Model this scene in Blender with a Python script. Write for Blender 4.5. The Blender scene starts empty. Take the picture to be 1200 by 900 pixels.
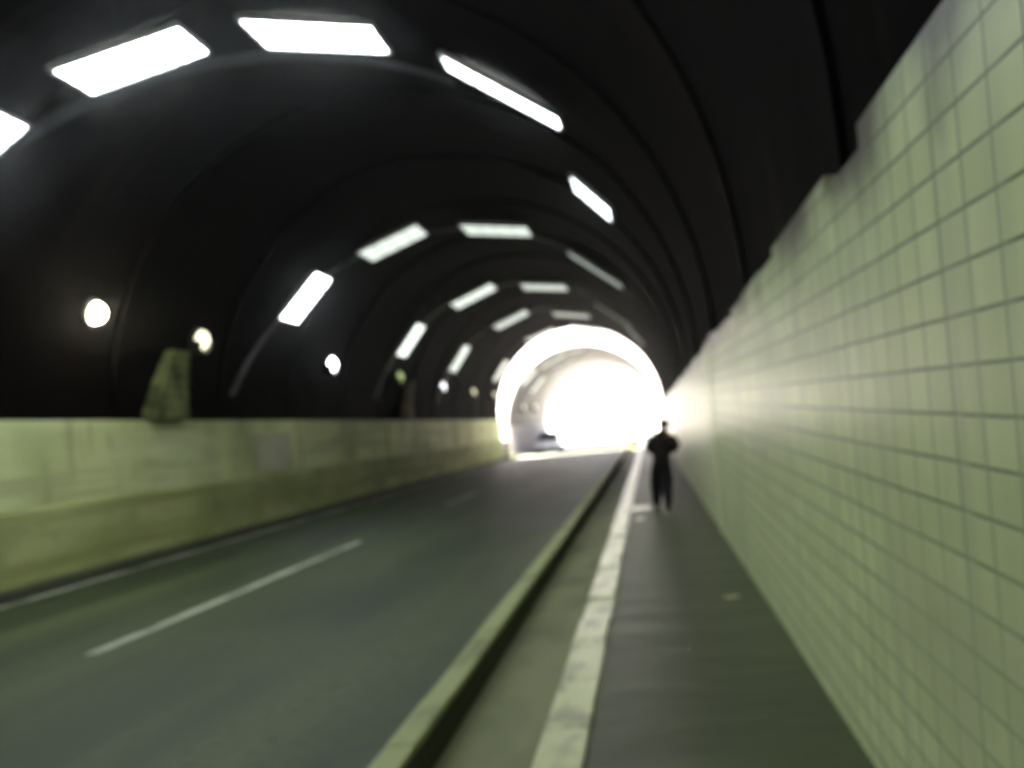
import bpy, bmesh, math, random
from mathutils import Vector, Matrix
random.seed(7)
R_ = math.radians
S = bpy.context.scene
COL = S.collection

# ------------------------------------------------------------------ helpers
class MB:
    """collects faces and links them as one mesh object"""
    def __init__(s): s.v = []; s.f = []
    def quad(s, *p):
        b = len(s.v); s.v += [tuple(q) for q in p]; s.f.append(tuple(range(b, b + len(p)))); return s
    def box(s, x0, x1, y0, y1, z0, z1):
        b = len(s.v)
        s.v += [(x0,y0,z0),(x1,y0,z0),(x1,y1,z0),(x0,y1,z0),(x0,y0,z1),(x1,y0,z1),(x1,y1,z1),(x0,y1,z1)]
        s.f += [tuple(b+i for i in q) for q in ((0,3,2,1),(4,5,6,7),(0,1,5,4),(1,2,6,5),(2,3,7,6),(3,0,4,7))]
        return s
    def grid(s, rows, close_u=False, close_v=False):
        """rows: list of lists of points"""
        b = len(s.v); n = len(rows[0]); m = len(rows)
        for r in rows: s.v += [tuple(p) for p in r]
        for i in range(m if close_v else m-1):
            for j in range(n if close_u else n-1):
                a = b+i*n+j; c = b+i*n+(j+1) % n; d = b+((i+1) % m)*n+(j+1) % n; e = b+((i+1) % m)*n+j
                s.f.append((a, c, d, e))
        return s
    def lathe(s, prof, n=20, axis='Z', o=(0,0,0)):
        rows = []
        for r, h in prof:
            row = []
            for k in range(n):
                a = 2*math.pi*k/n; u, v = r*math.cos(a), r*math.sin(a)
                p = (u, v, h) if axis == 'Z' else ((h, u, v) if axis == 'X' else (u, h, v))
                row.append((p[0]+o[0], p[1]+o[1], p[2]+o[2]))
            rows.append(row)
        return s.grid(rows, close_u=True)
    def build(s, name, m=None, parent=None, smooth=False, bevel=0, label=None):
        me = bpy.data.meshes.new(name); me.from_pydata(s.v, [], s.f)
        bm = bmesh.new(); bm.from_mesh(me)
        bmesh.ops.remove_doubles(bm, verts=bm.verts, dist=1e-5)
        bmesh.ops.recalc_face_normals(bm, faces=bm.faces); bm.to_mesh(me); bm.free()
        (m and me.materials.append(m)); o = bpy.data.objects.new(name, me); COL.objects.link(o)
        if smooth: me.polygons.foreach_set('use_smooth', [True]*len(me.polygons))
        if bevel:
            b = o.modifiers.new('Bevel', 'BEVEL'); b.width = bevel; b.segments = 2; b.limit_method = 'ANGLE'
        if parent: o.parent = parent
        if label: o['label'] = label
        return o

def tag(o, label, cat, group=None):
    o['label'] = label; o['category'] = cat
    if group: o['group'] = group
    return o
def empty(name, loc=(0,0,0)):
    o = bpy.data.objects.new(name, None); COL.objects.link(o); o.location = loc; o.empty_display_size = .2
    return o
def struct(o): o['kind'] = 'structure'; return o

# ------------------------------------------------------------------ materials
def mat(name, col, rough=.7, spec=.5, noise=None, bump=None, metal=0):
    """noise: list of (scale_xyz, colour, lo, hi, detail); bump: (scale_xyz, strength, distance)"""
    m = bpy.data.materials.new(name); m.use_nodes = True; nt = m.node_tree; N, L = nt.nodes, nt.links
    p = N['Principled BSDF']; p.inputs['Roughness'].default_value = rough; p.inputs['Metallic'].default_value = metal
    p.inputs['Specular IOR Level'].default_value = spec
    p.inputs['Base Color'].default_value = (*col, 1)
    tc = N.new('ShaderNodeTexCoord'); out = None
    for sc, c2, lo, hi, det in noise or []:
        mp = N.new('ShaderNodeMapping'); mp.inputs['Scale'].default_value = sc; L.new(tc.outputs['Object'], mp.inputs[0])
        nz = N.new('ShaderNodeTexNoise'); nz.inputs['Scale'].default_value = 1; nz.inputs['Detail'].default_value = det
        L.new(mp.outputs[0], nz.inputs['Vector'])
        mr = N.new('ShaderNodeMapRange'); mr.inputs[1].default_value = lo; mr.inputs[2].default_value = hi
        L.new(nz.outputs[0], mr.inputs[0])
        mx = N.new('ShaderNodeMix'); mx.data_type = 'RGBA'; mx.inputs[7].default_value = (*c2, 1)
        L.new(mr.outputs[0], mx.inputs[0])
        if out: L.new(out, mx.inputs[6])
        else: mx.inputs[6].default_value = (*col, 1)
        out = mx.outputs[2]
    if out: L.new(out, p.inputs['Base Color'])
    if bump:
        mp = N.new('ShaderNodeMapping'); mp.inputs['Scale'].default_value = bump[0]; L.new(tc.outputs['Object'], mp.inputs[0])
        nz = N.new('ShaderNodeTexNoise'); nz.inputs['Scale'].default_value = 1; nz.inputs['Detail'].default_value = 5
        L.new(mp.outputs[0], nz.inputs['Vector'])
        bp = N.new('ShaderNodeBump'); bp.inputs['Strength'].default_value = bump[1]; bp.inputs['Distance'].default_value = bump[2]
        L.new(nz.outputs[0], bp.inputs['Height']); L.new(bp.outputs[0], p.inputs['Normal'])
    return m

def emit(name, col, strength):
    m = bpy.data.materials.new(name); m.use_nodes = True; nt = m.node_tree
    p = nt.nodes['Principled BSDF']; p.inputs['Base Color'].default_value = (.8,.8,.8,1)
    p.inputs['Emission Color'].default_value = (*col, 1); p.inputs['Emission Strength'].default_value = strength
    return m

def tile_mat():
    m = bpy.data.materials.new('glazed_tile'); m.use_nodes = True; nt = m.node_tree; N, L = nt.nodes, nt.links
    p = N['Principled BSDF']; p.inputs['Roughness'].default_value = .40; p.inputs['Specular IOR Level'].default_value = .35
    tc = N.new('ShaderNodeTexCoord'); sx = N.new('ShaderNodeSeparateXYZ'); L.new(tc.outputs['Object'], sx.inputs[0])
    sl = N.new('ShaderNodeMath'); sl.operation = 'MULTIPLY'; sl.inputs[1].default_value = -.022; L.new(sx.outputs[1], sl.inputs[0])
    ad = N.new('ShaderNodeMath'); ad.operation = 'ADD'; L.new(sx.outputs[2], ad.inputs[0]); L.new(sl.outputs[0], ad.inputs[1])
    cb = N.new('ShaderNodeCombineXYZ'); L.new(sx.outputs[1], cb.inputs[0]); L.new(ad.outputs[0], cb.inputs[1])
    # a little waviness so that no joint is ruler straight
    nz0 = N.new('ShaderNodeTexNoise'); nz0.inputs['Scale'].default_value = 1.7; L.new(tc.outputs['Object'], nz0.inputs['Vector'])
    vs = N.new('ShaderNodeVectorMath'); vs.operation = 'SCALE'; vs.inputs['Scale'].default_value = .007; L.new(nz0.outputs[1], vs.inputs[0])
    va = N.new('ShaderNodeVectorMath'); L.new(cb.outputs[0], va.inputs[0]); L.new(vs.outputs[0], va.inputs[1])
    def brick(w, h, mo, c1, c2, cm):
        b = N.new('ShaderNodeTexBrick'); b.offset = 0; b.inputs['Scale'].default_value = 1
        b.inputs['Brick Width'].default_value = w; b.inputs['Row Height'].default_value = h
        b.inputs['Mortar Size'].default_value = mo; b.inputs['Mortar Smooth'].default_value = .3
        b.inputs['Color1'].default_value = (*c1, 1); b.inputs['Color2'].default_value = (*c2, 1); b.inputs['Mortar'].default_value = (*cm, 1)
        L.new(va.outputs[0], b.inputs['Vector']); return b
    b1 = brick(.22, .135, .0065, TILE1, TILE2, (.11,.125,.065))
    b2 = brick(1.32, 40, .010, (1,1,1), (1,1,1), (.35,.36,.3))
    mu = N.new('ShaderNodeMix'); mu.data_type = 'RGBA'; mu.blend_type = 'MULTIPLY'; mu.inputs[0].default_value = 1
    L.new(b1.outputs[0], mu.inputs[6]); L.new(b2.outputs[0], mu.inputs[7])
    out = mu.outputs[2]
    for sc, c2, lo, hi in (((1, .5, .9), (.36,.39,.21), .5, .8), ((1, 4.5, .35), (.36,.39,.23), .48, .85), ((1, 1.1, 1.6), (.33,.29,.17), .66, .95)):
        mp = N.new('ShaderNodeMapping'); mp.inputs['Scale'].default_value = sc; L.new(tc.outputs['Object'], mp.inputs[0])
        nz = N.new('ShaderNodeTexNoise'); nz.inputs['Scale'].default_value = 1; nz.inputs['Detail'].default_value = 5; L.new(mp.outputs[0], nz.inputs['Vector'])
        mr = N.new('ShaderNodeMapRange'); mr.inputs[1].default_value = lo; mr.inputs[2].default_value = hi; L.new(nz.outputs[0], mr.inputs[0])
        mx = N.new('ShaderNodeMix'); mx.data_type = 'RGBA'; mx.inputs[7].default_value = (*c2, 1)
        L.new(mr.outputs[0], mx.inputs[0]); L.new(out, mx.inputs[6]); out = mx.outputs[2]
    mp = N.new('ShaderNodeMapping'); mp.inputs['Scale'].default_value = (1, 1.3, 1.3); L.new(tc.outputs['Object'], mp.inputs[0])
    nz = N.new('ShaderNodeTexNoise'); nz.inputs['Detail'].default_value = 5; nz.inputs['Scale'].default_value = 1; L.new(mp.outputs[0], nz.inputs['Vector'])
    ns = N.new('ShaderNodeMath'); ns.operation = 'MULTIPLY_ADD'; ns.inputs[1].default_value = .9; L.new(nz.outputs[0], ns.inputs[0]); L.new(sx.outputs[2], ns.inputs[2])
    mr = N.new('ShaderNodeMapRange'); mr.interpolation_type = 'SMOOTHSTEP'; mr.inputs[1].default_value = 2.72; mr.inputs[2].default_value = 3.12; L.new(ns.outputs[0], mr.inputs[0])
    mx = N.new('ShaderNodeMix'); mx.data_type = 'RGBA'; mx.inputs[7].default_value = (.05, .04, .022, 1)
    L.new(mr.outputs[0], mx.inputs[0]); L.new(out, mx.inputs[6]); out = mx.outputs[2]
    L.new(out, p.inputs['Base Color'])
    bp = N.new('ShaderNodeBump'); bp.inputs['Strength'].default_value = .5; bp.inputs['Distance'].default_value = .004; bp.invert = True
    L.new(b1.outputs[1], bp.inputs['Height']); L.new(bp.outputs[0], p.inputs['Normal'])
    return m

TILE1, TILE2 = (.55,.61,.32), (.46,.53,.265)
M = {}
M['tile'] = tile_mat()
M['asphalt'] = mat('asphalt', (0.0239,0.0370,0.0122), .58, .35, [((.9,.05,1),(0.0690,0.0930,0.0324),.46,.72,6), ((.35,.3,1),(0.0460,0.0620,0.0216),.5,.62,5), ((9,9,9),(0.0184,0.0240,0.0094),.5,.8,8)], ((60,60,60), .5, .01))  # long pale streaks mix painted sheen with tyre marks
M['walkway'] = mat('walkway_asphalt', (0.0440,0.0540,0.0202), .48, .4, [((.7,2.2,1),(0.0880,0.1000,0.0396),.5,.8,5), ((14,14,14),(0.0414,0.0500,0.0209),.5,.8,6)], ((1.4,2.2,1), .4, .04))
M['channel'] = mat('channel_concrete', (0.1900,0.2000,0.0938), .7, .4, [((2,.8,1),(0.1000,0.1050,0.0488),.45,.7,6)], ((20,20,20), .4, .01))
M['kerb'] = mat('kerb_concrete', (0.3007,0.3250,0.1476), .7, .4, [((3,1.2,2),(0.1552,0.1700,0.0756),.5,.75,6)], ((25,25,25), .4, .01))
M['kerb_dark'] = mat('dark_kerb_stone', (.06,.065,.04), .8, .3, [((3,1.2,2),(.03,.035,.025),.5,.75,6)], ((25,25,25), .4, .01))  # darkened to paint the shade on the roadside kerb face
M['white'] = mat('worn_white_paint', (0.5500,0.5800,0.3200), .33, .5, [((5,2.2,1),(0.2400,0.2600,0.1280),.48,.64,6), ((16,16,16),(0.2000,0.2000,0.1040),.6,.8,6)], ((20,20,20), .5, .01))
M['line'] = mat('worn_line_paint', (.50,.52,.40), .6, .4, [((3,.9,1),(.08,.095,.055),.42,.6,6)])
M['verge'] = mat('verge_concrete', (0.121,0.140,0.046), .85, .3, [((2,.7,1),(0.065,0.080,0.027),.45,.7,6)], ((18,18,18), .5, .02))
M['left_wall'] = mat('limewashed_concrete', (.74,.79,.38), .75, .3, [((1,.55,.18),(.52,.57,.26),.44,.62,4), ((1,.25,2.4),(.80,.84,.48),.5,.7,3), ((1,1.1,.35),(.36,.37,.17),.58,.74,6), ((1,.12,3.5),(.52,.55,.26),.52,.68,4)], ((6,6,6), .4, .02))
M['plinth'] = mat('mossy_concrete', (.50,.54,.23), .85, .3, [((1,.5,.8),(.29,.33,.12),.42,.7,5), ((1,2,2),(.42,.38,.18),.6,.8,5), ((1,.1,3),(.33,.35,.13),.5,.66,4)], ((8,8,8), .5, .03))
M['pilaster'] = mat('pale_render_strip', (.72,.76,.44), .4, .3, [((2,2,.6),(0.484,0.540,0.228),.45,.7,5)], ((9,9,9), .4, .01))
M['panel'] = mat('pale_cover_panel', (0.484,0.500,0.319), .6, .4, [((1,1.2,1),(0.391,0.420,0.228),.5,.7,4)])
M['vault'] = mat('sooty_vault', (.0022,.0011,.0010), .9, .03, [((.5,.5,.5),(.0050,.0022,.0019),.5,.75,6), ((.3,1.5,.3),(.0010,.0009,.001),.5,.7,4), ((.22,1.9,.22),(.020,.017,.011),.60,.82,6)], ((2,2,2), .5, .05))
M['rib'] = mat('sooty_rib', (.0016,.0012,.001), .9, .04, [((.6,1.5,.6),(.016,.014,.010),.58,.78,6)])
M['band'] = mat('galvanised_band', (.05,.056,.07), .6, .2, [((1,1,1),(.015,.015,.018),.45,.7,5)])  # bluish colour standing in for the glow between panels
M['frame'] = mat('light_frame_metal', (.35,.36,.36), .5, .5, [((4,4,4),(.25,.26,.25),.4,.7,3)])
M['portal'] = mat('pale_portal_concrete', (.46,.42,.42), .8, .3, [((.6,.6,.6),(.36,.33,.33),.45,.7,5)], ((5,5,5), .3, .02))
M['inner'] = mat('inner_lining', (.10,.085,.085), .7, .3, [((.4,.4,.4),(.06,.05,.05),.45,.7,5)])
M['pier'] = mat('mossy_pier', (.20,.23,.085), .85, .3, [((2.5,2.5,1.6),(.05,.06,.025),.42,.62,6)], ((7,7,7), .6, .04))  # green with darker green blotches
M['pier_brown'] = mat('brown_pier', (.22,.17,.12), .85, .3, [((3,3,3),(.12,.09,.06),.45,.65,6)], ((7,7,7), .6, .04))
M['dirt'] = mat('pale_limestone_ground', (.45,.43,.38), .95, .2, [((.1,.1,.1),(.34,.34,.26),.4,.7,6)], ((3,3,3), .4, .05))  # pale so the added bank shows white in the sun
M['slab'] = mat('pale_concrete_slab', (.52,.48,.42), .8, .3, [((1,1,1),(.45,.42,.36),.45,.7,5)], ((9,9,9), .3, .01))  # road paled to look bright with daylight
M['tar'] = mat('tarred_footing', (.034,.037,.022), .8, .3, [((2,1,2),(.03,.032,.02),.45,.7,5)], ((20,20,20), .4, .01))  # dark colour painted for the shaded side of the channel kerb
M['dark_metal'] = mat('dark_metal', (.03,.03,.03), .5, .5, [((9,9,9),(.05,.045,.04),.5,.7,3)])
M['cloth'] = mat('black_jacket', (.016,.013,.013), .9, .15, [((12,12,12),(.026,.02,.02),.45,.7,4)])
M['trousers'] = mat('black_trousers', (.011,.010,.013), .9, .15, [((12,12,12),(.018,.016,.018),.45,.7,4)])
M['skin'] = mat('skin', (.13,.07,.05), .6, .4, [((30,30,30),(.17,.09,.06),.45,.7,2)])
M['hair'] = mat('dark_hair', (.012,.009,.008), .6, .4, [((60,60,60),(.02,.015,.012),.45,.7,2)])
M['shoe'] = mat('dark_shoe', (.015,.014,.014), .5, .4, [((20,20,20),(.03,.028,.026),.45,.7,2)])
M['car'] = mat('silver_paint', (.45,.46,.50), .3, .5, [((2,2,2),(.40,.41,.45),.4,.7,2)], metal=.3)
M['glass'] = mat('dark_glass', (.02,.022,.028), .1, .6, [((2,2,2),(.03,.03,.035),.4,.7,2)])
M['rubber'] = mat('tyre_rubber', (.02,.02,.02), .85, .3, [((9,9,9),(.035,.033,.03),.4,.7,2)])
M['plate'] = mat('plate_white', (.6,.6,.55), .5, .4, [((9,9,9),(.5,.5,.45),.4,.7,2)])

WHITE = (.90, .98, 1.0)
EM = {}
def em(strength, col=WHITE):
    if strength < .45:
        strength *= .5
        if col == WHITE: col = (.90, 1.0, .90)
    k = (round(strength, 4), col)
    if k not in EM: EM[k] = emit('lit_diffuser', col, strength)
    return EM[k]

# ------------------------------------------------------------------ floor of the tunnel, laid along +Y
Y0, YG0, YG1, Y1, YF = -26.0, 58.6, 61.6, 86.0, 214.0
XW, XL = .858, -9.2          # faces of the right and left wall
struct(MB().quad((-200,-60,-.4),(200,-60,-.4),(200,215,-.4),(-200,215,-.4)).build('ground', M['dirt']))
def bank():  # unseen sunlit bank added to whiten the view through the exit
    mb = MB(); rows = []
    for j in range(13):
        t = j/12; row = []
        for i in range(81):
            x = -195 + 390*i/80; b = (9.0 + .8*math.sin(x*.11+1) + .5*math.sin(x*.31))*min(1, (197-abs(x))/25)
            row.append((x + random.uniform(-.6,.6), 140 + 55*t + 2*math.sin(x*.07) + random.uniform(-.5,.5), -.42 + b*(1-(1-t)**2.2) + random.uniform(-.12,.12)*min(1, j)))
        rows.append(row)
    return struct(mb.grid(rows).build('hills', M['dirt'], smooth=True))
bank()
def strip(name, x0, x1, z0, z1, m, y0=Y0, y1=138, bevel=0):
    mb = MB(); mb.box(x0, x1, y0, y1, z0, z1); return struct(mb.build(name, m, bevel=bevel))
strip('walkway', -.44, XW+.3, -.34, 0, M['walkway'])
strip('channel', -1.35, -.71, -.36, -.21, M['channel'])
strip('road', -8.65, -1.54, -.35, -.1, M['asphalt'], Y0, YG0)
strip('concrete_road', -8.65, -1.54, -.35, -.1, M['slab'], YG0, YG1)  # paler stretch paints daylight onto the road in the gap
strip('road', -8.65, -1.54, -.35, -.1, M['asphalt'], YG1, Y1)
strip('concrete_road', -8.65, -1.54, -.35, -.1, M['slab'], Y1, 138)  # pale colour adds to the white daylight past the exit
strip('verge', -9.6, -8.83, -.34, .03, M['verge'])
def kerb(name, x0, x1, z1, m, ln, z0=-.36):
    mb = MB(); y = Y0
    while y < 120:
        l = ln*random.uniform(.96, 1.04); dz = random.uniform(-.007, .007); dx = random.uniform(-.006, .006)
        mb.box(x0+dx, x1+dx, y, y+l-.012, z0, z1+dz); y += l
    return struct(mb.build(name, m, bevel=.012))
kerb('painted_kerb', -.70, -.45, .012, M['white'], .91)
kerb('channel_kerb', -1.53, -1.36, .015, M['kerb'], .91, -.035)
strip('kerb_footing', -1.535, -1.352, -.37, -.044, M['tar'])  # added strip: the shade on the kerb's channel face
kerb('roadside_kerb', -8.82, -8.66, .05, M['kerb_dark'], .91)
struct(MB().box(-8.64, -8.52, Y0, 120, -.0995, -.094).build('gutter_line', M['line']))
mb = MB()
for a, b in ((-2.5, 1.5), (8.6, 16.6), (24, 28), (36, 40), (48, 52), (66, 70)):
    mb.box(-5.345, -5.215, a, b, -.0995, -.095)
struct(mb.build('centre_line', M['line']))
mb = MB()
mb.v += [(-.44,16.6,.005),(-.12,16.75,.005),(-.10,17.5,.005),(-.25,17.62,.005),(-.44,17.55,.005)]; mb.f.append((0,1,2,3,4))
mb.v += [(-.36,15.1,.005),(-.22,15.15,.005),(-.2,15.5,.005),(-.33,15.55,.005)]; mb.f.append((5,6,7,8))
mb.v += [(.55,8.1,.005),(.66,8.12,.005),(.65,8.22,.005),(.5,8.2,.005)]; mb.f.append((9,10,11,12))
struct(mb.build('paint_patches', M['white']))

# ------------------------------------------------------------------ vault
CX, ZC, RV = -4.17, 2.6, 5.14
def P(phi, y, r, cx=CX, zc=ZC): return (cx + r*math.sin(phi), y, zc + r*math.cos(phi))
def shell(y0, y1, cx, zc, r, th, n=72, seg=None):
    """half round lining with straight legs down into the ground, closed and thick"""
    mb = MB(); prof_i, prof_o = [(cx-r, -.42)], [(cx-r-th, -.42)]
    for k in range(n+1):
        a = -math.pi/2 + math.pi*k/n
        prof_i.append((cx+r*math.sin(a), zc+r*math.cos(a))); prof_o.append((cx+(r+th)*math.sin(a), zc+(r+th)*math.cos(a)))
    prof_i.append((cx+r, -.42)); prof_o.append((cx+r+th, -.42))
    loop = prof_i + prof_o[::-1]
    ys = [y0, y1]
    mb.grid([[(x, y, z) for x, z in loop] for y in ys], close_u=True)
    for y in ys:
        for i in range(len(prof_i)-1):
            a, b, c, d = prof_i[i], prof_i[i+1], prof_o[i+1], prof_o[i]
            mb.quad((a[0],y,a[1]), (b[0],y,b[1]), (c[0],y,c[1]), (d[0],y,d[1]))
    return mb
def arch(mb, yfun, w, r0, r1, a0, a1, n=40, cx=CX, zc=ZC):
    """curved bar on the vault: r0 (inner) to r1, width w along Y, centred on yfun(phi)"""
    rows = []
    for k in range(n+1):
        a = a0+(a1-a0)*k/n; y = yfun(a)
        rows.append([P(a, y-w/2, r0, cx, zc), P(a, y+w/2, r0, cx, zc), P(a, y+w/2, r1, cx, zc), P(a, y-w/2, r1, cx, zc)])
    mb.grid(rows, close_u=True); mb.quad(*rows[0]); mb.quad(*rows[-1][::-1]); return mb

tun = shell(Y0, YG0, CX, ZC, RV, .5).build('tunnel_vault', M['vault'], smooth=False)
tag(tun, 'long black sooty tunnel vault arching over the road and walkway', 'tunnel')
y = Y0+1.5
while y < YG0-.5:
    mb = MB(); arch(mb, lambda a, y=y: y, .16, RV-.035, RV+.02, R_(-89), R_(89)); 
    for sg in (-1, 1):
        xa, xb = sorted((CX+sg*(RV-.035), CX+sg*(RV+.02))); mb.box(xa, xb, y-.08, y+.08, 1.9, ZC+.09)
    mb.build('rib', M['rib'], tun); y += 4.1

# ------------------------------------------------------------------ rectangular light panels
def yskew(c, phi):                 # the rows run slightly askew across the vault
    return c + 1.1 + (phi+58)*.083
def light_panel(phi, y, L, D, strength, label, cx=CX, zc=ZC, r=RV, col=WHITE, group='light panels set in the tunnel vault'):
    a0 = R_(phi) - L/2/r; a1 = R_(phi) + L/2/r
    o = empty('light_panel')
    a = R_(phi); nn = Vector((-math.sin(a), 0, -math.cos(a))); t = Vector((math.cos(a), 0, -math.sin(a)))
    sag = r - math.sqrt(r*r - L*L/4)
    base = Vector(P(a, y, r - sag, cx, zc))
    o.location = base; tag(o, label, 'light panel', group)
    K = .42                                   # each panel is a parallelogram, skewed like its row
    def q(u, v, h): return tuple(t*u + Vector((0, v + K*u, 0)) + nn*h)
    def slab(mb, u0, u1, v0, v1, h0, h1):
        b = len(mb.v)
        mb.v += [q(u0,v0,h0), q(u1,v0,h0), q(u1,v1,h0), q(u0,v1,h0), q(u0,v0,h1), q(u1,v0,h1), q(u1,v1,h1), q(u0,v1,h1)]
        mb.f += [tuple(b+i for i in f) for f in ((0,3,2,1),(4,5,6,7),(0,1,5,4),(1,2,6,5),(2,3,7,6),(3,0,4,7))]
    hu, hv, e = L/2, D/2, .045
    mb = MB(); slab(mb, -hu, hu, -hv, hv, .035, .06); mb.build('diffuser', em(strength, col), o)
    mb = MB()
    slab(mb, -hu-e, hu+e, -hv-e, -hv-.002, -.02, .085); slab(mb, -hu-e, hu+e, hv+.002, hv+e, -.02, .085)
    slab(mb, -hu-e, -hu-.002, -hv, hv, -.02, .083); slab(mb, hu+.002, hu+e, -hv, hv, -.02, .083)
    for k in (1/3, 2/3): slab(mb, -hu, hu, -hv+D*k-.018, -hv+D*k+.018, .0615, .078)
    for k in (.25, .5, .75): slab(mb, -hu+L*k-.016, -hu+L*k+.016, -hv, hv, .0785, .0815)
    mb.build('frame', M['frame'], o)
    return o

ROWNAME = {'1': 'nearest visible row', '2': 'second row from the camera', '3': 'third row from the camera', '4': 'fourth row from the camera', '5': 'last row before the pale ring'}
COLNAME = {'D': 'leftmost panel low on the vault', 'A': 'panel left of the crown', 'B': 'panel at the crown', 'C': 'thin slanted panel right of the crown', 'E': 'small panel low on the right side'}
HI = 1.5
panels = [  # row, place, phi, y, length, depth, strength
 ('1','D',-52.5,11.6,1.2,.95,HI), ('1','A',-27.7,12.7,1.5,.85,HI*1.1), ('1','B',-1.8,13.75,1.6,.95,HI), ('1','C',27.5,15.1,1.85,.55,HI*.8), ('1','E',42,19.9,.95,1.2,.5),
 ('2','D',-56,23.7,1.35,1.1,HI*.6), ('2','A',-28,25.7,1.6,1.3,.15), ('2','B',2,27.9,1.8,1.4,.14), ('2','C',35,31.0,1.95,.9,.11),
 ('3','D',-58,34.5,1.3,1.2,.30), ('3','A',-27,37.1,1.65,1.5,.155), ('3','B',3,39.9,1.75,1.6,.115), ('3','C',36,44.2,1.8,.9,.05), ('3','E',50,46.6,1.2,1.3,.14),
 ('4','D',-59,43.6,1.3,1.35,.17), ('4','A',-25.5,46.5,1.65,1.7,.10), ('4','B',6,50.5,1.8,1.7,.06),
 ('5','D',-58,55.6,1.3,1.5,.10), ('5','A',-22,56.2,1.7,1.2,.11), ('5','B',10,57.4,1.8,1.4,.12)]
for rw, pl, ph, y, L, D, st in panels:
    light_panel(ph, y, L, D, st, 'white %s, %s' % (COLNAME[pl], ROWNAME[rw]))
for c in (.6, -11.6):               # the same series carries on over and behind the camera
    for pl, ph, L, D in (('D',-55,1.5,.95), ('A',-28,1.75,.85), ('B',0,1.9,.85), ('C',29,2.3,.55)):
        light_panel(ph, yskew(c, ph)-1.1, L, D, HI, 'white rectangular light panel over or behind the camera, outside the view')
# bluish bands added as the glow streaking between the panels of a row
for c, (d0, d1), w in ((11.9, (-88, 16), .34), (23.4, (-86, 52), .30), (34.3, (-84, 54), .26), (43.6, (-84, 54), .24)):
    mb = MB(); arch(mb, lambda a, c=c: c + (math.degrees(a)+58)*.083*(1 if c > 20 else .62), w, RV-.034, RV-.008, R_(d0), R_(d1))
    mb.build('band', M['band'], tun)

# ------------------------------------------------------------------ small bulkhead lamps low on the left of the vault
def lamp(phi, y, size, strength, col, label, cx=CX, zc=ZC, r=RV, hood=True):
    o = empty('bulkhead_lamp')
    a = R_(phi); n = Vector((-math.sin(a), 0, -math.cos(a))); t = Vector((math.cos(a), 0, -math.sin(a))); b = n.cross(t)
    mx = Matrix((( t.x, b.x, n.x, 0), (t.y, b.y, n.y, 0), (t.z, b.z, n.z, 0), (0,0,0,1)))
    o.matrix_world = Matrix.Translation(P(a, y, r-.01, cx, zc)) @ mx
    tag(o, label, 'lamp', 'small lamps low on the left side of the vault')
    s = size
    MB().lathe([(0,0),(s*.56,0),(s*.56,.09),(s*.46,.10),(0,.10)], 24).build('housing', M['dark_metal'], o)
    MB().lathe([(s*.45,.104),(s*.44,.14),(s*.36,.20),(s*.2,.25),(.001,.262)], 24).build('lens', em(strength, col), o, smooth=True)
    mb = MB(); rows = []          # hood: half ring on the side that faces the road's start
    for k in range(17):
        th = -math.pi*.5 + math.pi*k/16
        cx_, sy = math.cos(th), math.sin(th)
        rows.append([(-cx_*s*.50, sy*s*.50, .095), (-cx_*s*.50, sy*s*.50, .25), (-cx_*s*.54, sy*s*.54, .25), (-cx_*s*.54, sy*s*.54, .095)])
    mb.grid(rows, close_u=True); mb.quad(*rows[0]); mb.quad(*rows[-1][::-1])
    if hood: mb.build('hood', M['dark_metal'], o)
    return o
WARM = (1.0, .93, .66); COOL = (.95, .97, 1.0); YEL = (1.0, .95, .62); GRN = (.62, .86, .28)
for ph, y, s, st, cl, lb, hd in (
    (-72, 15.5, .38, 3.0, WARM, 'round warm lamp glaring brightest, the leftmost of the low lamps', False),
    (-73.6, 19.2, .45, .35, YEL, 'yellowish lamp above the mossy green pier', True),
    (-74, 27.1, .45, 1.2, COOL, 'small white lamp under the panel of the second row', True),
    (-74.4, 34.5, .45, .075, GRN, 'dim green lamp beside the brown pier', True),
    (-75.6, 41.8, .45, .4, COOL, 'small bright white lamp just right of the brown pier', True),
    (-76, 49.1, .45, .16, YEL, 'small yellow lamp between a white one and the last one', True),
    (-75.6, 55.7, .45, .13, YEL, 'small pale yellow lamp nearest the pale ring', True)):
    lamp(ph, y, s, st, cl, lb, hood=hd)

# piers above the left wall, leaning with the vault
def pier(y, w0, w1, zt, m, label):
    mb = MB(); rows = []
    a_top = -math.acos(max(0, (zt-ZC))/RV); n = 12
    pts = [(CX-RV, 2.41)] + [(CX+RV*math.sin(-math.pi/2+(a_top+math.pi/2)*k/n), ZC+RV*math.cos(-math.pi/2+(a_top+math.pi/2)*k/n)) for k in range(n+1)]
    for i, (x, z) in enumerate(pts):
        t = i/(len(pts)-1); w = w0+(w1-w0)*t + .04*math.sin(i*2.1); d = .32-.14*t + .02*math.sin(i*3.3); yc = y + .55*t
        rows.append([(x+.03, yc-w/2, z), (x+d, yc-w/2+.05, z), (x+d, yc+w/2-.05, z), (x+.03, yc+w/2, z)])
    mb.grid(rows, close_u=True); mb.quad(*rows[0]); mb.quad(*rows[-1][::-1])
    return tag(mb.build('vault_pier', m), label, 'pier')
pier(17.9, 1.25, .7, 3.75, M['pier'], 'mossy green tapering pier under the yellowish lamp, standing on the left wall')
pier(35.8, .8, .6, 3.9, M['pier_brown'], 'thin dim brown pier behind the green lamp, standing on the left wall')

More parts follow.
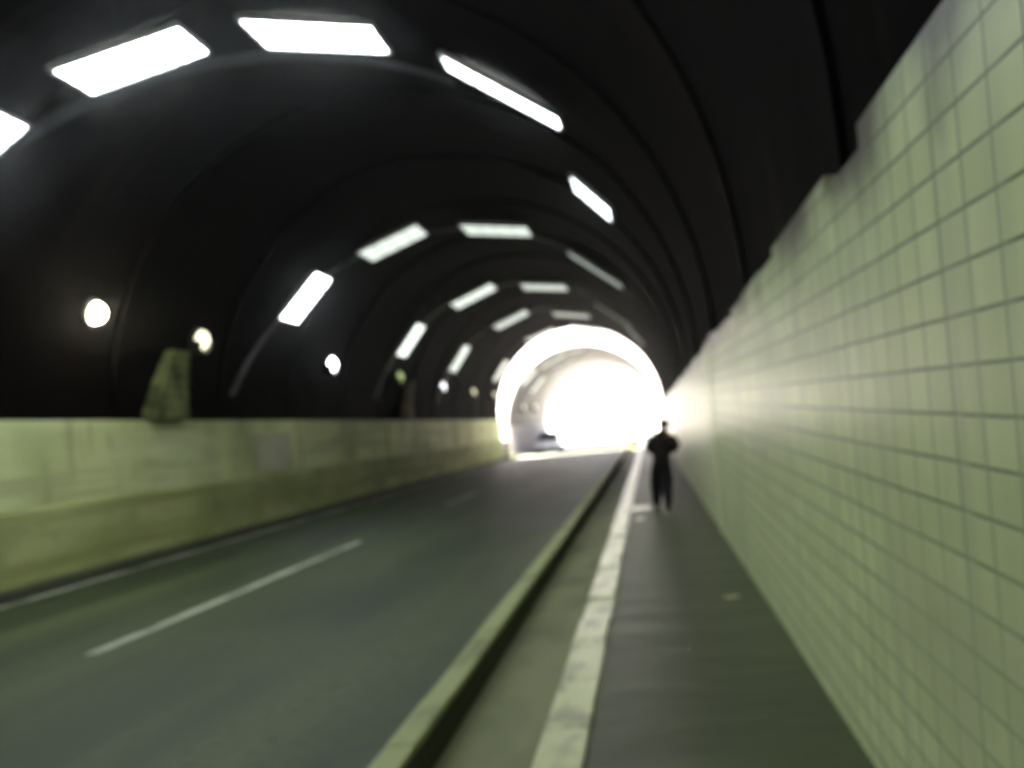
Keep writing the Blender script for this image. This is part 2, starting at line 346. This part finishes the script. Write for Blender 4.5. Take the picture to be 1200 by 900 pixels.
# ------------------------------------------------------------------ walls
rw = empty('tiled_wall', (XW, 0, 0)); tag(rw, 'tall cream green tiled wall along the right side of the walkway', 'wall')
mb = MB(); y = Y0+.2; prev = None
steps = []
while y < YG0:
    l = random.choice((.44, .66, .88, 1.32)); y2 = min(y+l, YG0)
    zt = 2.55 + random.choice((-.045, -.02, 0, 0, .02, .05))
    if 1.9 < y < 3.3: zt = 2.62
    steps.append((y, y2, zt)); y = y2
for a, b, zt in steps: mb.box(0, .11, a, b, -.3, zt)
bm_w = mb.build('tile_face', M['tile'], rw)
mb = MB(); 
for yy in (12.4,): mb = MB().box(-.012, -.002, yy, yy+.35, 0.0, 2.36); mb.build('pilaster', M['pilaster'], rw, bevel=.008)
struct  # (setting helper)
lw = empty('concrete_wall', (XL, 0, 0)); tag(lw, 'long low pale concrete wall with a dark mossy foot left of the road', 'wall')
mb = MB(); mb.box(-.10, 0, Y0+.2, YG0, -.3, 2.40); mb.build('wall_face', M['left_wall'], lw, bevel=.02)
mb = MB()
rows = [[(.003,yy,-.3),(.05,yy,-.3),(.045,yy,1.04),(.003,yy,1.12)] for yy in (Y0+.2, YG0)]
mb.grid(rows, close_u=True); mb.quad(*rows[0]); mb.quad(*rows[1][::-1]); mb.build('plinth', M['plinth'], lw, bevel=.01)
MB().box(.003, .035, 21.8, 24.0, 1.18, 2.08).build('cover_panel', M['panel'], lw, bevel=.01, label='pale grey rectangular panel on the wall')
for yy in (26.5, 33.0, 38.5, 45.0): MB().box(.003, .03, yy, yy+.5, 1.13, 2.38).build('pilaster', M['left_wall'], lw, bevel=.01)
# walls of the short open gap
MB().box(XW, XW+.4, YG0+.01, YG1-.01, -.3, 5.5).build('gap_wall', M['portal'], rw) if False else None

# ------------------------------------------------------------------ second tunnel beyond the gap: pale headwall and lining
C2, Z2, R2 = -4.15, 1.76, 5.12
hw = MB(); n = 64
inner = [(C2-R2, -.42)] + [(C2+R2*math.sin(-math.pi/2+math.pi*k/n), Z2+R2*math.cos(-math.pi/2+math.pi*k/n)) for k in range(n+1)] + [(C2+R2, -.42)]
def outpt(p):
    x, z = p; dx, dz = x-C2, z-1.0
    if z < 0: return (C2+(7.5 if dx > 0 else -7.5), -.42)
    k = min(7.5/abs(dx) if abs(dx) > 1e-6 else 1e9, 8.2/dz if dz > 1e-6 else 1e9); return (C2+dx*k, 1.0+dz*k)
outer = [outpt(p) for p in inner]
loop = inner + outer[::-1]
hw.grid([[(x, yy, z) for x, z in loop] for yy in (YG1, YG1+.3)], close_u=True)
for yy in (YG1, YG1+.3):
    for i in range(len(inner)-1):
        a, b, c, d = inner[i], inner[i+1], outer[i+1], outer[i]
        hw.quad((a[0],yy,a[1]), (b[0],yy,b[1]), (c[0],yy,c[1]), (d[0],yy,d[1]))
t2 = empty('tunnel_portal', (0,0,0)); tag(t2, 'pale daylit arch ring of the second tunnel beyond the gap', 'tunnel portal')
hw.build('headwall', M['portal'], t2)
t3 = shell(YG1+.31, Y1, C2, Z2, R2+.06, .5).build('tunnel_vault', M['inner'])
tag(t3, 'hazy far tunnel vault leading to the white daylight exit', 'tunnel')
MB().box(C2-R2-.05, C2-R2+.12, YG1+.32, Y1-.05, -.3, 2.0).build('side_wall', M['portal'], t3)
MB().box(C2+R2-.12, C2+R2+.05, YG1+.32, Y1-.05, -.3, 2.0).build('side_wall', M['portal'], t3)
for ph, y, L, D, st, lb in ((-47,64.0,1.3,1.5,.13,'pale panel lowest on the left just inside the far tunnel'), (-51,70.5,1.3,1.6,.15,'pale panel low on the left deeper inside the far tunnel'),
        (-26,66.3,1.7,1.4,.12,'pale panel left of the crown inside the far tunnel'), (-9,64.5,1.7,1.2,.09,'dim panel nearest the crown inside the far tunnel'), (-24,73.5,1.7,1.4,.12,'pale panel left of the crown deepest in the far tunnel')):
    light_panel(ph, y, L, D, st, lb, C2, Z2, R2+.06, group='light panels inside the far tunnel')
for ph, y, lb in ((-73, 67.9, 'tiny pale lamp first on the left inside the far tunnel'), (-72, 74.5, 'tiny pale lamp second on the left inside the far tunnel')):
    lamp(ph, y, .6, .15, YEL, lb, C2, Z2, R2+.06)

# ------------------------------------------------------------------ bollard and car by the pale ring
b = empty('bollard', (-8.80, 57.4, .03)); b.scale = (1.8, 1.8, 1.15); tag(b, 'short dark bollard at the left foot of the pale ring', 'bollard')
MB().lathe([(0,0),(.16,0),(.16,.05),(.09,.08),(.085,.8),(.10,.82),(.10,.9),(.06,.96),(.001,.98)], 18).build('post', M['dark_metal'], b, smooth=True)
MB().lathe([(.089,.6),(.093,.61),(.093,.72),(.089,.73)], 18).build('reflective_band', M['plate'], b)

def car(loc):
    o = empty('car', loc); tag(o, 'silver car with dark windows at the left side of the far tunnel', 'car')
    prof = [(-2.1,.28),(-2.12,.55),(-2.05,.72),(-1.2,.90),(-.85,.95),(1.5,.98),(2.0,.92),(2.1,.7),(2.08,.3)]
    mb = MB(); W = .86
    rows = [[(x, y, z) for y, z in prof] for x in (-W, W)]
    mb.grid(rows, close_u=True); mb.quad(*rows[0]); mb.quad(*rows[1][::-1]); mb.build('body', M['car'], o, bevel=.07)
    cab = [(-.95,.93,.80),(-.25,1.45,.62),(1.0,1.47,.62),(1.75,.96,.78)]
    mb = MB(); rows = [[(-w, y, z) for y, z, w in cab], [(w, y, z) for y, z, w in cab]]
    mb.grid(rows); mb.quad(*rows[0]); mb.quad(*rows[1][::-1]); mb.quad(rows[0][0], rows[1][0], rows[1][3], rows[0][3]); mb.build('roof', M['car'], o, bevel=.03)
    def lerp(a, b, t): return tuple(a[i]+(b[i]-a[i])*t for i in range(3))
    A, B_ = (-.80,-.95,.93), (-.62,-.25,1.45); A2, B2 = (.80,-.95,.93), (.62,-.25,1.45); off = Vector((0,-.012,.010))
    MB().quad(*[Vector(p)+off for p in (lerp(lerp(A,A2,.07),lerp(B_,B2,.07),.06), lerp(lerp(A,A2,.93),lerp(B_,B2,.93),.06), lerp(lerp(A,A2,.93),lerp(B_,B2,.93),.9), lerp(lerp(A,A2,.07),lerp(B_,B2,.07),.9))]).build('windscreen', M['glass'], o)
    for s in (-1, 1):
        for y0, y1 in ((-.62, .25), (.35, 1.3)):
            g = lambda y, z: (s*(.80+(.62-.80)*(z-.93)/.52+.012), y, z)
            MB().quad(g(y0, 1.0), g(y1, 1.0), g(min(y1, .95) if y0 > 0 else y1, 1.38), g(max(y0, -.25), 1.38)).build('side_window', M['glass'], o)
        MB().box(s*.50-.15, s*.50+.15, -2.135, -2.06, .58, .70).build('headlight', M['plate'], o, bevel=.03)
        MB().box(s*.86-.02+s*.10, s*.86+.02+s*.10, -.75, -.60, .95, 1.07).build('wing_mirror', M['car'], o, bevel=.02)
        for yw in (-1.3, 1.25):
            w = MB().lathe([(.19,-.10),(.29,-.10),(.31,-.06),(.31,.06),(.29,.10),(.19,.10)], 24, 'X', (s*.80, yw, .31)).build('wheel', M['rubber'], o, smooth=True)
            MB().lathe([(.001,.04),(.06,.06),(.19,.09),(.19,-.09),(.001,-.04)], 24, 'X', (s*.80, yw, .31)).build('rim', M['car'], w)
    MB().box(-.55, .55, -2.14, -2.07, .40, .52).build('grille', M['dark_metal'], o, bevel=.01)
    MB().box(-.26, .26, -2.155, -2.141, .41, .51).build('number_plate', M['plate'], o)
    return o
car((-7.35, 68.5, -.1))

# ------------------------------------------------------------------ the person walking away
def skin(name, verts, edges, m, parent=None, root=0, sub=2, k=1.0):
    me = bpy.data.meshes.new(name); me.from_pydata([v[:3] for v in verts], edges, []); o = bpy.data.objects.new(name, me); COL.objects.link(o)
    me.materials.append(m)
    bm = bmesh.new(); bm.from_mesh(me); lay = bm.verts.layers.skin.verify(); bm.verts.ensure_lookup_table()
    for i, v in enumerate(bm.verts):
        r = verts[i][3]; v[lay].radius = (r[0]*k, r[1]*k) if isinstance(r, tuple) else (r*k, r*k); v[lay].use_root = (i == root)
    bm.to_mesh(me); bm.free()
    sk = o.modifiers.new('Skin', 'SKIN'); sk.use_smooth_shade = True; sk.branch_smoothing = .6
    o.modifiers.new('Subdivision', 'SUBSURF').levels = sub; o.modifiers['Subdivision'].render_levels = sub
    if parent: o.parent = parent
    return o
def chain(verts, edges, start, pts):
    p = start
    for q in pts: verts.append(q); edges.append((p, len(verts)-1)); p = len(verts)-1
    return p
person = empty('person', (.13, 16.35, 0)); tag(person, 'person in dark clothes walking away along the walkway, elbows out', 'person')
V, Ed = [(.02,0,.86,.115)], []                                        # pelvis
ch = chain(V, Ed, 0, [(.03,.0,1.0,.12), (.05,.015,1.15,.135), (.07,.02,1.27,.12)])
nk = chain(V, Ed, ch, [(.095,.03,1.36,.058), (.11,.045,1.42,.055), (.122,.045,1.475,.094), (.13,.045,1.535,.098), (.13,.04,1.59,.06)])
for s, hip in ((-1, (-.07,.01,.82,.09)), (1, (.11,-.01,.82,.09))):
    if s < 0: leg = [hip, (-.095,.12,.46,.06), (-.10,.13,.42,.055), (-.115,.36,.10,.042), (-.115,.38,.055,.042), (-.12,.52,.035,.03)]
    else: leg = [hip, (.095,-.02,.45,.06), (.092,-.05,.41,.055), (.085,-.34,.12,.042), (.085,-.37,.075,.042), (.095,-.25,.03,.03)]
    chain(V, Ed, 0, leg)
for s in (-1, 1):
    sh = (.07+s*.18, .015, 1.27, .06); el = (.07+s*.225, -.02, 1.09, .045)
    wr = (.07+s*.17, .20, 1.0, .028); pm = (.07+s*.135, .26, 1.0, .032)
    k = chain(V, Ed, ch, [sh, (.07+s*.235, -.005, 1.17, .048), el, (.07+s*.18, .09, 1.05, .036), wr, pm])
    for j, (dz, ln) in enumerate(((.03,.8), (.01,.95), (-.01,.88), (-.03,.68))):
        b0 = Vector((pm[0]-s*.03, pm[1]+.03, pm[2]+dz))
        chain(V, Ed, k, [(*b0, .011), (b0.x-s*.03*ln, b0.y+.012, b0.z-.006, .010), (b0.x-s*.055*ln, b0.y-.004, b0.z-.012, .009)])
    chain(V, Ed, k-1, [(wr[0]-s*.01, wr[1]+.02, wr[2]+.035, .012), (wr[0]-s*.035, wr[1]+.045, wr[2]+.05, .010)])
body = skin('body', V, Ed, M['skin'], person)
# clothes follow the same joints
V, Ed = [(.03,0,.73,(.155,.13))], []
ch = chain(V, Ed, 0, [(.035,.0,.92,(.165,.135)), (.05,.01,1.10,(.195,.145)), (.07,.02,1.25,(.195,.13)), (.086,.027,1.345,(.11,.10)), (.10,.036,1.40,(.062,.058))])
for s in (-1, 1):
    chain(V, Ed, 3, [(.07+s*.17, .015, 1.27, .075), (.07+s*.225, -.008, 1.17, .068), (.07+s*.225, -.02, 1.09, .066), (.07+s*.18, .09, 1.05, .055), (.07+s*.17, .20, 1.0, .038)])
jk = skin('jacket', V, Ed, M['cloth'], person, k=1.3)
V, Ed = [(.03,0,1.0,(.13,.105))], []; ch = chain(V, Ed, 0, [(.02,0,.86,(.145,.115))])
for leg in ([(-.07,.01,.78,.10), (-.095,.12,.46,.09), (-.10,.13,.42,.085), (-.115,.36,.09,.058)], [(.11,-.01,.78,.10), (.095,-.02,.45,.09), (.092,-.05,.41,.085), (.085,-.35,.11,.058)]):
    chain(V, Ed, ch, leg)
skin('trousers', V, Ed, M['trousers'], person, k=1.3)
for pts in ([(-.115,.365,.13,.05), (-.115,.355,.06,.05), (-.115,.44,.05,.046), (-.12,.54,.04,.036)], [(.085,-.35,.16,.05), (.085,-.385,.085,.05), (.088,-.31,.065,.046), (.097,-.22,.037,.036)]):
    skin('shoe', pts, [(0,1),(1,2),(2,3)], M['shoe'], person, k=1.25)
skin('hair', [(.115,.018,1.42,.07), (.122,.022,1.48,.092), (.127,.028,1.54,.092), (.13,.034,1.60,.062)], [(0,1),(1,2),(2,3)], M['hair'], body, k=1.1)
def ball(name, c, r, m, parent, sc=(1,1,1)):
    mb = MB(); mb.lathe([(max(.0005, math.sin(math.pi*k/8)), -math.cos(math.pi*k/8)) for k in range(9)], 12)
    mb.v = [(c[0]+x*r*sc[0], c[1]+y*r*sc[1], c[2]+z*r*sc[2]) for x, y, z in mb.v]
    return mb.build(name, m, parent, smooth=True)
for s in (-1, 1):
    ball('ear', (.127+s*.087, .045, 1.51), .03, M['skin'], body, (.4,.7,1.1)); ball('eye', (.13+s*.032, .128, 1.525), .013, M['plate'], body)
ball('nose', (.13, .14, 1.50), .022, M['skin'], body, (.7,1,1.2)); ball('mouth', (.13, .125, 1.462), .024, M['car'], body, (1,.35,.3)).data.materials[0] = M['skin']

# ------------------------------------------------------------------ haze added for a glow round the exit and panels
hz = MB().box(-204, 204, -64, 219, -1.4, 10.6).build('haze', None)
hz['kind'] = 'stuff'
hm = bpy.data.materials.new('damp_air'); hm.use_nodes = True; hm.node_tree.nodes.remove(hm.node_tree.nodes['Principled BSDF'])
pv = hm.node_tree.nodes.new('ShaderNodeVolumePrincipled'); pv.inputs['Density'].default_value = .0012; pv.inputs['Anisotropy'].default_value = .955
pv.inputs['Color'].default_value = (.96, .94, .95, 1)
hm.node_tree.links.new(pv.outputs[0], hm.node_tree.nodes['Material Output'].inputs['Volume'])
hz.data.materials.clear(); hz.data.materials.append(hm)

# ------------------------------------------------------------------ light of day, camera
w = bpy.data.worlds.new('World'); S.world = w; w.use_nodes = True; nt = w.node_tree
bg = nt.nodes['Background']; sk = nt.nodes.new('ShaderNodeTexSky'); sk.sky_type = 'NISHITA'; sk.sun_disc = False
SE, SR = R_(70), R_(200)          # the sun stands high behind the camera
sk.sun_elevation = SE; sk.sun_rotation = SR; sk.air_density = .7; sk.dust_density = 6
nt.links.new(sk.outputs[0], bg.inputs[0]); bg.inputs[1].default_value = .15
sl = bpy.data.lights.new('sun', 'SUN'); sl.energy = 5.0; sl.angle = R_(.5); sl.color = (1, .95, .88)
so = bpy.data.objects.new('sun', sl); COL.objects.link(so)
d = Vector((math.sin(SR)*math.cos(SE), math.cos(SR)*math.cos(SE), math.sin(SE)))
so.rotation_euler = d.to_track_quat('Z', 'Y').to_euler(); so.location = (0, 0, 40)

cd = bpy.data.cameras.new('camera'); cam = bpy.data.objects.new('camera', cd); COL.objects.link(cam); S.camera = cam
cd.sensor_width = 36; cd.lens = 33; cd.clip_start = .05; cd.clip_end = 3000
cd.shift_x = -160/1200; cd.shift_y = 42/1200
th = R_(5); X = Vector((math.cos(th), 0, -math.sin(th))); U = Vector((math.sin(th), 0, math.cos(th))); Zb = X.cross(U)
cam.matrix_world = Matrix(((X.x,U.x,Zb.x,0),(X.y,U.y,Zb.y,0),(X.z,U.z,Zb.z,1.6),(0,0,0,1)))
cd.dof.use_dof = True; cd.dof.focus_distance = .65; cd.dof.aperture_fstop = 5.4; cd.dof.aperture_blades = 0

vs = S.view_settings; vs.view_transform = 'Standard'; vs.look = 'None'; vs.gamma = 1; vs.use_curve_mapping = False; vs.exposure = 4.2
S.render.engine = 'CYCLES'
S.cycles.use_denoising = True
S.cycles.max_bounces = 6; S.cycles.diffuse_bounces = 3; S.cycles.glossy_bounces = 3; S.cycles.sample_clamp_indirect = 6
